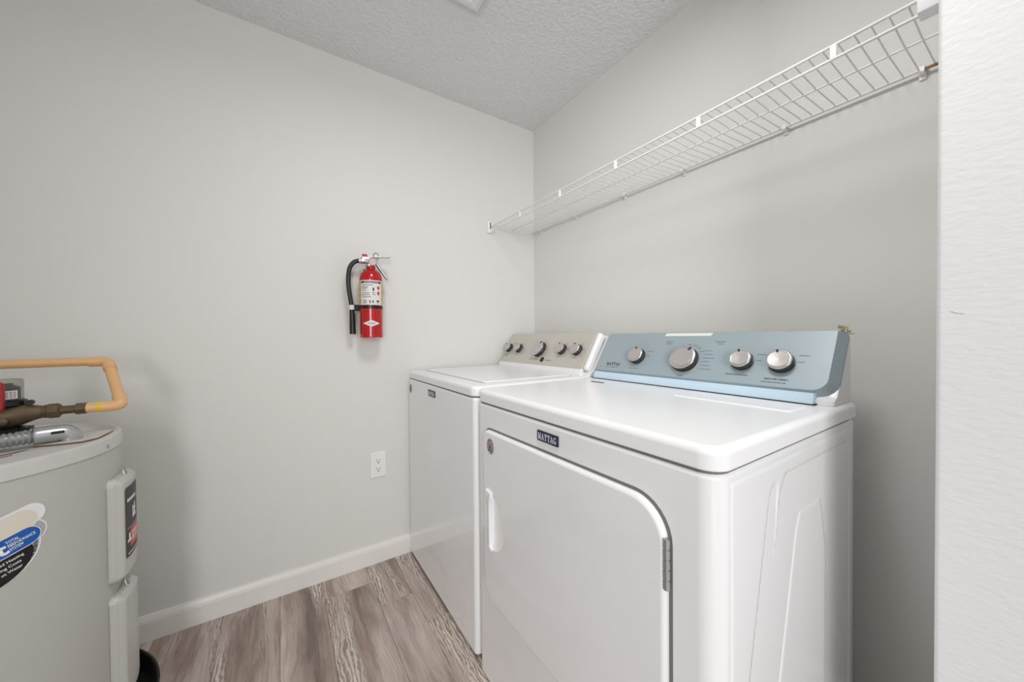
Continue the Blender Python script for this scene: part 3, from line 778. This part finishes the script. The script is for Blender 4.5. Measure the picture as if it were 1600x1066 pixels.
# handles: upper lever and lower grip as folded channels
def channel(name, p0, p1, wid, hgt, m, lab):
    p0, p1 = Vector(p0), Vector(p1); d = (p1 - p0); ln = d.length; d.normalize(); side = Vector((1, 0, 0)); up = side.cross(d)
    bm = bmesh.new()
    Tt = lambda u, v, w: p0 + d * u + side * v + up * w
    slab(bm, [(0, -wid / 2), (ln * .96, -wid / 2 * .8), (ln, 0), (ln * .96, wid / 2 * .8), (0, wid / 2)], .002, -hgt / 2, hgt / 2, rtop=.003, rbot=.003, T=Tt, seg=3)
    return link(name, bm, m, ext, 40, lab)
channel('lever', (EX + .004, EY - .016, 1.404), (EX + .012, EY + .082, 1.4135), .022, .011, 'chrome', 'chrome squeeze lever')
channel('carry_handle', (EX + .006, EY + .014, 1.392), (EX + .012, EY + .070, 1.310), .022, .010, 'chrome', 'lower chrome handle, angled down')
bm = bmesh.new()
rp = [Vector((EX + .016, EY + .020 + .011 * math.cos(2 * PI * k / 20), 1.409 + .015 * math.sin(2 * PI * k / 20))) for k in range(21)]
tube(bm, rp, .0016, 6); link('pull_pin', bm, 'brass', ext, 50)
# hose with nozzle
hp = [(EX - .002, EY - .036, 1.386), (EX - .004, EY - .056, 1.384)]
hp += [(EX - .006, EY - .072, 1.373), (EX - .008, EY - .084, 1.352), (EX - .009, EY - .089, 1.325), (EX - .010, EY - .090, 1.295), (EX - .010, EY - .088, 1.26), (EX - .010, EY - .083, 1.22), (EX - .010, EY - .078, 1.185)]
hp = [Vector(p) for p in hp]; hs = []
for i in range(len(hp) - 1):
    a, b, c, d = hp[max(i - 1, 0)], hp[i], hp[i + 1], hp[min(i + 2, len(hp) - 1)]
    for k in range(5):
        t = k / 5; hs.append(.5 * ((2 * b) + (c - a) * t + (2 * a - 5 * b + 4 * c - d) * t * t + (3 * b - a - 3 * c + d) * t ** 3))
hs.append(hp[-1])
bm = tube(bmesh.new(), hs, .0095, 14); ho = link('hose', bm, 'hose', ext, 60)
link('hose_fitting', tube(bmesh.new(), [(EX - .001, EY - .018, 1.387), (EX - .002, EY - .032, 1.3865), (EX - .003, EY - .048, 1.385)], [.010, .012, .0105], 14), 'chrome', ho, 50)
link('hose_ferrule', tube(bmesh.new(), [(EX - .01, EY - .0785, 1.192), (EX - .01, EY - .0775, 1.172)], .0108, 14), 'label_white', ho, 50)
link('nozzle', tube(bmesh.new(), [(EX - .01, EY - .0775, 1.172), (EX - .01, EY - .0765, 1.15), (EX - .01, EY - .075, 1.066)], [.0095, .0112, .0128], 16), 'black', ho, 50)

# ---------------------------------------------------------------- wall outlet
OY, OZ = -.9195, .4555
outl_ = thing('wall_outlet', 'white duplex wall outlet beside the washer above the baseboard', 'outlet', (0, OY, OZ))
OT = lambda u, v, w: Vector((w, OY + u, OZ + v))
bm = bmesh.new(); slab(bm, rect(-.036, .036, -.0585, .0585), [.003] * 4, .0002, .0062, rtop=.004, T=OT, seg=4, es=4); pl = link('cover_plate', bm, 'outlet', outl_, 40)
for s in (.0195, -.0195):
    bm = bmesh.new(); pts = []
    for k in range(28):
        a = 2 * PI * k / 28; pts.append((.0172 * math.cos(a), max(-.0125, min(.0125, .0172 * math.sin(a))) + s))
    slab(bm, [p for i, p in enumerate(pts)], .0001, .005, .0078, rtop=0, T=OT, seg=1); rc = link('receptacle', bm, 'outlet', outl_, 40)
    for u, v0, v1, wd in ((-.0065, -.001, .0075, .0022), (.0065, 0, .0068, .0022)):
        bm = bmesh.new(); slab(bm, rect(u - wd / 2, u + wd / 2, s + v0, s + v1), [.0003] * 4, .0074, .0081, T=OT, seg=1); link('slot', bm, 'dark', rc, 0)
    bm = lathe(bmesh.new(), [(.0028, 0), (.0028, .0007)], OT(0, s - .0072, .0074), (1, 0, 0), 12); link('slot', bm, 'dark', rc, 0)
bm = lathe(bmesh.new(), [(.003, 0), (.0028, .0014)], OT(0, 0, .006), (1, 0, 0), 12); link('screw', bm, 'outlet', outl_, 30)

# ---------------------------------------------------------------- ceiling vent
vent = thing('ceiling_vent', 'white stepped frame of a ceiling vent at the top edge of the photo', 'vent', (.68, -.815, CEIL))
VX0, VX1, VY0, VY1 = .524, .84, -.972, -.656
def frame(name, o, i, z0, z1, par):
    bm = bmesh.new()
    for (a, b, c, d) in ((VX0 + o, VX1 - o, VY1 - i, VY1 - o), (VX0 + o, VX1 - o, VY0 + o, VY0 + i), (VX0 + o, VX0 + i, VY0 + i, VY1 - i), (VX1 - i, VX1 - o, VY0 + i, VY1 - i)):
        box(bm, a, b, c, d, z0, z1, .002, 1)
    return link(name, bm, 'plastic', par, 30)
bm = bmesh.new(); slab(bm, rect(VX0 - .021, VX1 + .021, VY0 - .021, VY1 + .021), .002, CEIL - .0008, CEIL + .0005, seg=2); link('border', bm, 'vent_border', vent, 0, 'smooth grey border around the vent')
frame('frame', 0, .012, CEIL - .007, CEIL, vent)
frame('frame_step', .0125, .034, CEIL - .012, CEIL - .001, vent)
for k in range(11):
    y = VY0 + .046 + k * .0225
    link('louver', B(VX0 + .033, VX1 - .033, y, y + .013, CEIL - .010, CEIL - .007), 'plastic', vent, 0)
link('backing', B(VX0 + .03, VX1 - .03, VY0 + .03, VY1 - .03, CEIL - .004, CEIL - .001), 'dark', vent, 0)

# ---------------------------------------------------------------- water heater
HX, HY, HR, HZ = .357, -1.941, .278, .80
pan = bmesh.new()
lathe(pan, [(.325, .0), (.338, .001), (.340, .004), (.340, .052), (.3425, .055), (.3425, .060), (.338, .061), (.335, .058), (.332, .008), (.01, .006)], (HX, HY, 0.0005), (0, 0, 1), 64, True, True)
po = link('drain_pan', pan, 'pan', None, 40); po['label'] = 'round black drain pan on the floor under the water heater'; po['category'] = 'drain pan'
heat = thing('water_heater', 'short grey cylindrical water heater standing in a black pan', 'water heater', (HX, HY, .0075))
bm = lathe(bmesh.new(), [(HR - .012, .0075), (HR - .004, .012), (HR - .003, .02), (HR - .003, .772)], (HX, HY, 0), (0, 0, 1), 96)
link('tank', bm, 'tank', heat, 40)
bm = lathe(bmesh.new(), [(HR - .001, .766), (HR, .7665), (HR, .793), (HR - .002, .798), (HR - .007, .8005), (HR - .014, .8), (HR - .022, .797), (.01, .797)], (HX, HY, 0), (0, 0, 1), 96)
top = link('top_cap', bm, 'tank_top', heat, 40)
for th in (34, 80, 130, -20):
    a = math.radians(th); p = Vector((HX + HR * math.cos(a), HY + HR * math.sin(a), .779))
    link('screw', lathe(bmesh.new(), [(.0042, 0), (.0042, .0015), (.0025, .0028)], p, (math.cos(a), math.sin(a), 0), 10), 'conduit', top, 40)
def heatT(a0, r=HR - .003):
    return lambda s, z, w: Vector((HX + (r + w) * math.cos(a0 + s / r), HY + (r + w) * math.sin(a0 + s / r), z))
def access_cover(a0, z0, z1, label):
    Tc = heatT(a0); hw, hh = .064, (z1 - z0) / 2; zc = (z0 + z1) / 2
    bm = bmesh.new(); NU, NV = 36, 64; g = []
    # rounded-rectangle height field with vertical skirt
    for j in range(NV + 1):
        row = []
        for i in range(NU + 1):
            fu = math.sin(PI / 2 * (2 * i / NU - 1)); fv = math.sin(PI / 2 * (2 * j / NV - 1))
            u, v = fu * hw, fv * hh; rc = .016
            qx, qy = abs(u) - hw + rc, abs(v) - hh + rc
            d = -(math.hypot(max(qx, 0), max(qy, 0)) + min(max(qx, qy), 0) - rc)
            h = .0005 + .013 * sm(d / .0012) + .013 * sm((d - .001) / .014)
            if d < 0: h = -.001
            row.append(bm.verts.new(Tc(u, zc + v, h)))
        g.append(row)
    for j in range(NV):
        for i in range(NU): bm.faces.new((g[j][i], g[j][i + 1], g[j + 1][i + 1], g[j + 1][i]))
    c = link('access_cover', bm, 'cover', heat, 50, label)
    # wire spring clip above
    bm = tube(bmesh.new(), [Tc(-.008, z1 - .004, .014), Tc(-.006, z1 + .014, .010), Tc(.0, z1 + .022, .006), Tc(.004, z1 + .014, .010), Tc(.004, z1 - .003, .016)], .0016, 6)
    link('spring_clip', bm, 'conduit', c, 50)
    return c, Tc
c1, Tc = access_cover(math.radians(92.5), .417, .688, 'upper access cover with a black label')
def cpatch(name, poly, m, w, par, label=None, T=None):
    return link(name, cyl_poly(poly, T or Tc, w, .006), m, par, 60, label)
def rp(u0, u1, v0, v1, r): return [(p.x, p.y) for p in round_poly(rect(u0, u1, v0, v1), [r] * 4, 0, 4)]
cpatch('label_border', rp(-.0485, .0365, .471, .6595, .008), 'sticker_grey', .0272, c1)
cpatch('label', rp(-.047, .035, .4725, .658, .007), 'sticker_black', .0276, c1, 'black warning label')
cpatch('label_red_panel', rp(-.028, .031, .495, .545, .007), 'sticker_red', .0280, c1)
bm = bmesh.new()
for (a, b, c, d) in ((-.031, .022, .619, .628), (-.004, .004, .574, .600), (.008, .016, .574, .606), (-.004, .02, .568, .578), (-.004, .02, .586, .592), (-.032, -.012, .512, .519), (-.026, -.018, .519, .535), (-.01, .03, .527, .533), (-.006, .002, .508, .524), (.008, .014, .506, .53), (.02, .026, .508, .526), (-.03, .03, .480, .4835), (-.032, .036, .548, .5495)):
    x = a
    while x < b:
        e = min(b, x + .0075)
        vs = [bm.verts.new(Tc(s - .010, z, .0284)) for s, z in ((x, c), (e, c), (e, d), (x, d))]; bm.faces.new(vs); x += .0075 if (b - a) < .03 else .0092
link('label_print', bm, 'sticker_white', c1, 0)
access_cover(math.radians(92.5), .095, .384, 'lower plain access cover')

# brand sticker on the tank front (tilted lozenges)
HS = heatT(math.radians(38.2)); ca, sa = math.cos(math.radians(17)), math.sin(math.radians(17))
def ST(a, b, w): return HS(a * ca - b * sa, .632 + a * sa + b * ca, w)
def capsule(a0, a1, bc, hh, n=14):
    pts = [(a1 - hh + hh * math.cos(-PI / 2 + PI * k / n), bc + hh * math.sin(-PI / 2 + PI * k / n)) for k in range(n + 1)]
    return pts + [(a0 + hh + hh * math.cos(PI / 2 + PI * k / n), bc + hh * math.sin(PI / 2 + PI * k / n)) for k in range(n + 1)]
def half(a, rx, ry, b0, n=24): return [(a + rx * math.cos(PI + PI * k / n), b0 + ry * math.sin(PI + PI * k / n)) for k in range(n + 1)]
stk = cpatch('sticker', capsule(-.13, .0665, .002, .024), 'sticker_white', .0003, heat, 'brand sticker of tilted lozenges', ST)
cpatch('sticker_outline', half(-.030, .082, .066, -.008), 'sticker_white', .0004, stk, None, ST)
cpatch('sticker_ring', half(-.030, .079, .063, -.008), 'sticker_grey', .0007, stk, None, ST)
cpatch('sticker_grey_lozenge', capsule(-.128, .064, .002, .0215), 'sticker_grey', .0006, stk, None, ST)
cpatch('sticker_white_lozenge', capsule(-.12, .075, .038, .022), 'sticker_white', .0010, stk, None, ST)
cpatch('sticker_cream_edge', capsule(-.13, .062, .033, .0245), 'sticker_white', .0014, stk, None, ST)
cpatch('sticker_cream_lozenge', capsule(-.128, .060, .033, .0225), 'sticker_cream', .0018, stk, None, ST)
cpatch('sticker_blue_edge', capsule(-.13, .055, -.0025, .0195), 'sticker_white', .0019, stk, None, ST)
cpatch('sticker_blue_lozenge', capsule(-.128, .0535, -.0025, .018), 'sticker_blue', .0022, stk, None, ST)
cpatch('sticker_black_disc', half(-.030, .066, .050, -.0235), 'sticker_black', .0010, stk, None, ST)
bm = bmesh.new()
for k, (tx, yy, sz) in enumerate((('TOTAL', .0055, .0088), ('PERFORMANCE', -.0028, .0088), ('SYSTEM', -.0111, .0088))):
    t = text_mesh(tx, sz, 0, 'LEFT', .00015, .62); mapbm(t, lambda x, y, z: ST(.0085 + x, yy + y - .0035 + .001, .0027)); me = bpy.data.meshes.new('t'); t.to_mesh(me); t.free(); bm.from_mesh(me); bpy.data.meshes.remove(me)
t = text_mesh('t', .036, 0, 'RIGHT', .0012, 1.1); mapbm(t, lambda x, y, z: ST(.0065 + x, -.0145 + y, .0027)); me = bpy.data.meshes.new('t'); t.to_mesh(me); t.free(); bm.from_mesh(me); bpy.data.meshes.remove(me)
for k, tx in enumerate(('ed Heating', 'ing Costs', 'ot Water')):
    t = text_mesh(tx, .0078, 0, 'LEFT', .0001, .95); mapbm(t, lambda x, y, z: ST(-.012 - .002 * k + x, -.0345 - k * .0105 + y, .0014)); me = bpy.data.meshes.new('t'); t.to_mesh(me); t.free(); bm.from_mesh(me); bpy.data.meshes.remove(me)
link('sticker_lettering', bm, 'sticker_white', stk, 0)
bm = bmesh.new()
for k in range(22):
    a = PI + PI * (k + .5) / 22
    if math.degrees(a) < 262: continue
    cx, cy = -.030 + .0725 * math.cos(a), -.012 + .0565 * math.sin(a); t1 = Vector((-math.sin(a), math.cos(a))); n1 = Vector((math.cos(a), math.sin(a)))
    for q in (-.0016, .0022):
        vs = [bm.verts.new(ST(cx + t1.x * (q + e) + n1.x * f, cy + t1.y * (q + e) + n1.y * f, .0011)) for e, f in ((-.0012, -.0028), (.0012, -.0028), (.0012, .0028), (-.0012, .0028))]; bm.faces.new(vs)
bars(bm, [(-.004, .0, -.0225, -.0195), (.004, .009, -.0225, -.0195), (.013, .018, -.0225, -.0195)], ST, .0012, .0014)
link('sticker_ring_lettering', bm, 'sticker_black', stk, 0)

# loose plate with a rusty edge and streaks lying on the heater top
ZT = .7975
bm = bmesh.new()
pl = [(.409, -1.786), (.420, -1.745), (.421, -1.706), (.396, -1.686), (.34, -1.683), (.312, -1.682), (.29, -1.71), (.30, -1.76), (.35, -1.80)]
slab(bm, pl, .004, ZT, ZT + .004, T=None, seg=2); top2 = link('top_plate', bm, 'rust_mark', heat, 30, 'thin plate with a rusty edge')
bm = bmesh.new(); slab(bm, pl, .004, ZT + .004, ZT + .0052, T=None, seg=2); link('top_plate_face', bm, 'tank_top', top2, 30)

for q in ([(.465, -1.818), (.468, -1.813), (.452, -1.797), (.427, -1.783), (.440, -1.797)], [(.482, -1.806), (.484, -1.803), (.474, -1.791), (.471, -1.794)]):
    bm = bmesh.new(); slab(bm, q, .0005, ZT, ZT + .0006, T=None, seg=1); link('stain', bm, 'rust_mark', top, 0, 'dark rust stain')

# ---------------------------------------------------------------- tan water pipe with fittings
E1 = Vector((.206, -1.7195, .987)); E2 = Vector((.331, -1.660, .8715))
R0 = .0122
pipe = thing('water_pipe', 'tan plastic water pipe bent above the water heater', 'pipe', (.25, -1.7, .9))
s1 = Vector((.206, -2.30, .986))
link('pipe_run', tube(bmesh.new(), [s1, E1 + Vector((0, -.032, .001))], R0, 16), 'cpvc', pipe, 50)
link('pipe_run', tube(bmesh.new(), bend(s1 + Vector((0, .02, 0)), s1, s1 + Vector((-.2, 0, 0)), .02, 6) + [Vector((.001, -2.30, .986))], R0, 16), 'cpvc', pipe, 50)
d12 = (E2 - E1).normalized()
link('pipe_run', tube(bmesh.new(), [E1 + d12 * .03, E2 - d12 * .03], R0, 16), 'cpvc', pipe, 50)
def elbow(pin, pc, pout, lab=None):
    pin, pc, pout = Vector(pin), Vector(pc), Vector(pout)
    a = pc + (pin - pc).normalized() * .036; b = pc + (pout - pc).normalized() * .036
    pts = [a] + bend(a, pc, b, .016, 6) + [b]
    return link('elbow', tube(bmesh.new(), pts, .0142, 16), 'cpvc', pipe, 50, lab)
back2 = Vector((.331, -2.0, .868))
elbow(s1, E1, E2); elbow(E1, E2, back2)
d2 = (back2 - E2).normalized()
P = lambda t, x=0, z=0: E2 + d2 * t + Vector((x, 0, z))
link('pipe_run', tube(bmesh.new(), [P(.03), P(.068)], R0 * 1.1, 16), 'cpvc', pipe, 50)
link('yellow_band', tube(bmesh.new(), [P(.034), P(.044)], R0 * 1.14, 16), 'yellow', pipe, 50, 'yellow paint mark')
link('brass_adapter', lathe(bmesh.new(), [(.0125, 0), (.0145, .002), (.0145, .020), (.0115, .022)], P(.062), d2, 12), 'brass', pipe, 30, 'dark brass adapter')
link('brass_nipple', tube(bmesh.new(), [P(.08), P(.115)], .0105, 14), 'brass', pipe, 50)
link('brass_union', lathe(bmesh.new(), [(.013, 0), (.0175, .003), (.0185, .006), (.0185, .020), (.0165, .022), (.0165, .028), (.013, .031)], P(.108), d2, 8), 'brass', pipe, 30, 'dark brass union nut')

# ---------------------------------------------------------------- valve on the heater top
VC = P(.20)
val = thing('mixing_valve', 'tarnished brass valve with clear cap and red handle above the water heater', 'valve', (VC.x, VC.y, ZT))
link('valve_body', tube(bmesh.new(), [P(.132), P(.150), P(.168, 0, -.001), P(.185, 0, -.002), P(.21, 0, -.003), P(.24, 0, -.003), P(.27, 0, -.002), P(.30)], [.0135, .0185, .025, .029, .031, .029, .022, .014], 20), 'brass', val, 60)
link('valve_inlet', tube(bmesh.new(), [P(.295), P(.40)], .0112, 14), 'brass', val, 50)
bo = lathe(bmesh.new(), [(.010, 0), (.010, .006), (.006, .008)], P(.19, .026, -.012), (1, 0, 0), 6); link('bolt', bo, 'brass', val, 30)
link('flange', lathe(bmesh.new(), [(.034, 0), (.036, .002), (.036, .012), (.031, .014)], P(.20, 0, .022), (0, 0, 1), 28), 'black', val, 40)
link('lug', tube(bmesh.new(), [P(.155, .004, .027), P(.155, .012, .027)], .0065, 12), 'black', val, 40)
link('lower_flange', lathe(bmesh.new(), [(.030, 0), (.036, .003), (.036, .010), (.027, .014)], P(.20, 0, -.043), (0, 0, 1), 28), 'black', val, 40)
link('lug', B(VC.x - .006, VC.x + .02, VC.y + .030, VC.y + .046, VC.z - .040, VC.z - .031, .002, 1), 'black', val, 40)
link('foot', tube(bmesh.new(), [(VC.x, VC.y, ZT), (VC.x, VC.y, VC.z - .044)], .016, 16), 'black', val, 50)
cap = link('clear_cap', lathe(bmesh.new(), [(.0305, 0), (.031, .002), (.031, .046), (.029, .050), (.022, .051), (.001, .051)], P(.20, 0, .036), (0, 0, 1), 28), 'clear', val, 40, 'clear plastic cap')
link('cap_core', lathe(bmesh.new(), [(.02, 0), (.02, .030), (.012, .036), (.012, .04)], P(.20, 0, .0362), (0, 0, 1), 20), 'knob_side', cap, 40)
CT = lambda s, z, w: Vector((VC.x + (.0314 + w) * math.cos(s / .0314 + .55), VC.y + (.0314 + w) * math.sin(s / .0314 + .55), VC.z + .036 + z))
tg = link('cap_label', cyl_poly(rect(-.004, .017, .004, .024), CT, .0004, .004), 'label_white', cap, 60, 'small white printed label')
bm = bmesh.new()
for k in range(4):
    for j in range(3):
        a = -.002 + j * .006; vs = [bm.verts.new(CT(s, z, .0008)) for s, z in ((a, .007 + k * .004), (a + .004, .007 + k * .004), (a + .004, .0085 + k * .004), (a, .0085 + k * .004))]; bm.faces.new(vs)
link('cap_label_print', bm, 'print_dark', tg, 0)
hx = Vector((VC.x + .049, -1.851, .919))
bm = bmesh.new(); slab(bm, [(hx.y - .012, hx.z - .035), (hx.y + .012, hx.z - .035), (hx.y + .014, hx.z), (hx.y + .012, hx.z + .035), (hx.y - .012, hx.z + .035)], [.008] * 5, hx.x - .005, hx.x + .005, rtop=.003, rbot=.003, T=lambda u, v, w: Vector((w, u, v)), seg=4)
link('handle', bm, 'knob_red', val, 40, 'red lever handle')
link('handle_stem', tube(bmesh.new(), [(VC.x + .02, hx.y, hx.z - .02), (hx.x - .003, hx.y, hx.z - .012)], .005, 10), 'brass', val, 50)

# ---------------------------------------------------------------- metal conduit on the heater top
con = thing('electrical_conduit', 'corrugated silver conduit with an angle connector on the heater top', 'conduit', (.43, -1.85, ZT))
bm = bmesh.new()
p0, p1, p2 = Vector((.405, -1.775, ZT + .026)), Vector((.48, -1.93, ZT + .026)), Vector((.52, -2.10, ZT + .026))
pts, rs = [], []
N = 160
for i in range(N + 1):
    t = i / N; pts.append((1 - t) ** 2 * p0 + 2 * t * (1 - t) * p1 + t * t * p2); rs.append(.0135 + .0038 * (0.5 + 0.5 * math.cos(2 * PI * i / 4.0)))
tube(bm, pts, rs, 14); link('flexible_tube', bm, 'conduit', con, 60)
dc = (p0 - p1).normalized()
a = p0 - dc * .012; b = p0 + dc * .045
cp = [a, a + dc * .006] + bend(a, b, b + Vector((0, 0, -.03)), .02, 6) + [Vector((b.x, b.y, ZT + .001))]
link('connector', tube(bmesh.new(), cp, [.019, .020] + [.0195] * 7 + [.0195], 16), 'conduit', con, 50, 'smooth angle connector')
side = dc.cross(Vector((0, 0, 1)))
q = p0 + dc * .012
link('clamp_strap', tube(bmesh.new(), [q + side * .018 + Vector((0, 0, .004)), q + dc * .02 + side * .0185 + Vector((0, 0, .004))], .0035, 8), 'dark', con, 50)
link('locknut', lathe(bmesh.new(), [(.024, 0), (.024, .004), (.018, .0045)], (b.x, b.y, ZT + .0002), (0, 0, 1), 12), 'conduit', con, 30)

for o in bpy.data.objects:
    if o.name.split('.')[0] in ('label_print', 'panel_print', 'panel_caption', 'label_text', 'label_edge_print', 'panel_lettering', 'sticker_lettering', 'sticker_ring_lettering', 'cap_label_print', 'badge_lettering', 'label_title', 'emblem_lettering', 'label_pictogram', 'label_mark', 'sticker_stripes'):
        o['kind'] = 'stuff'
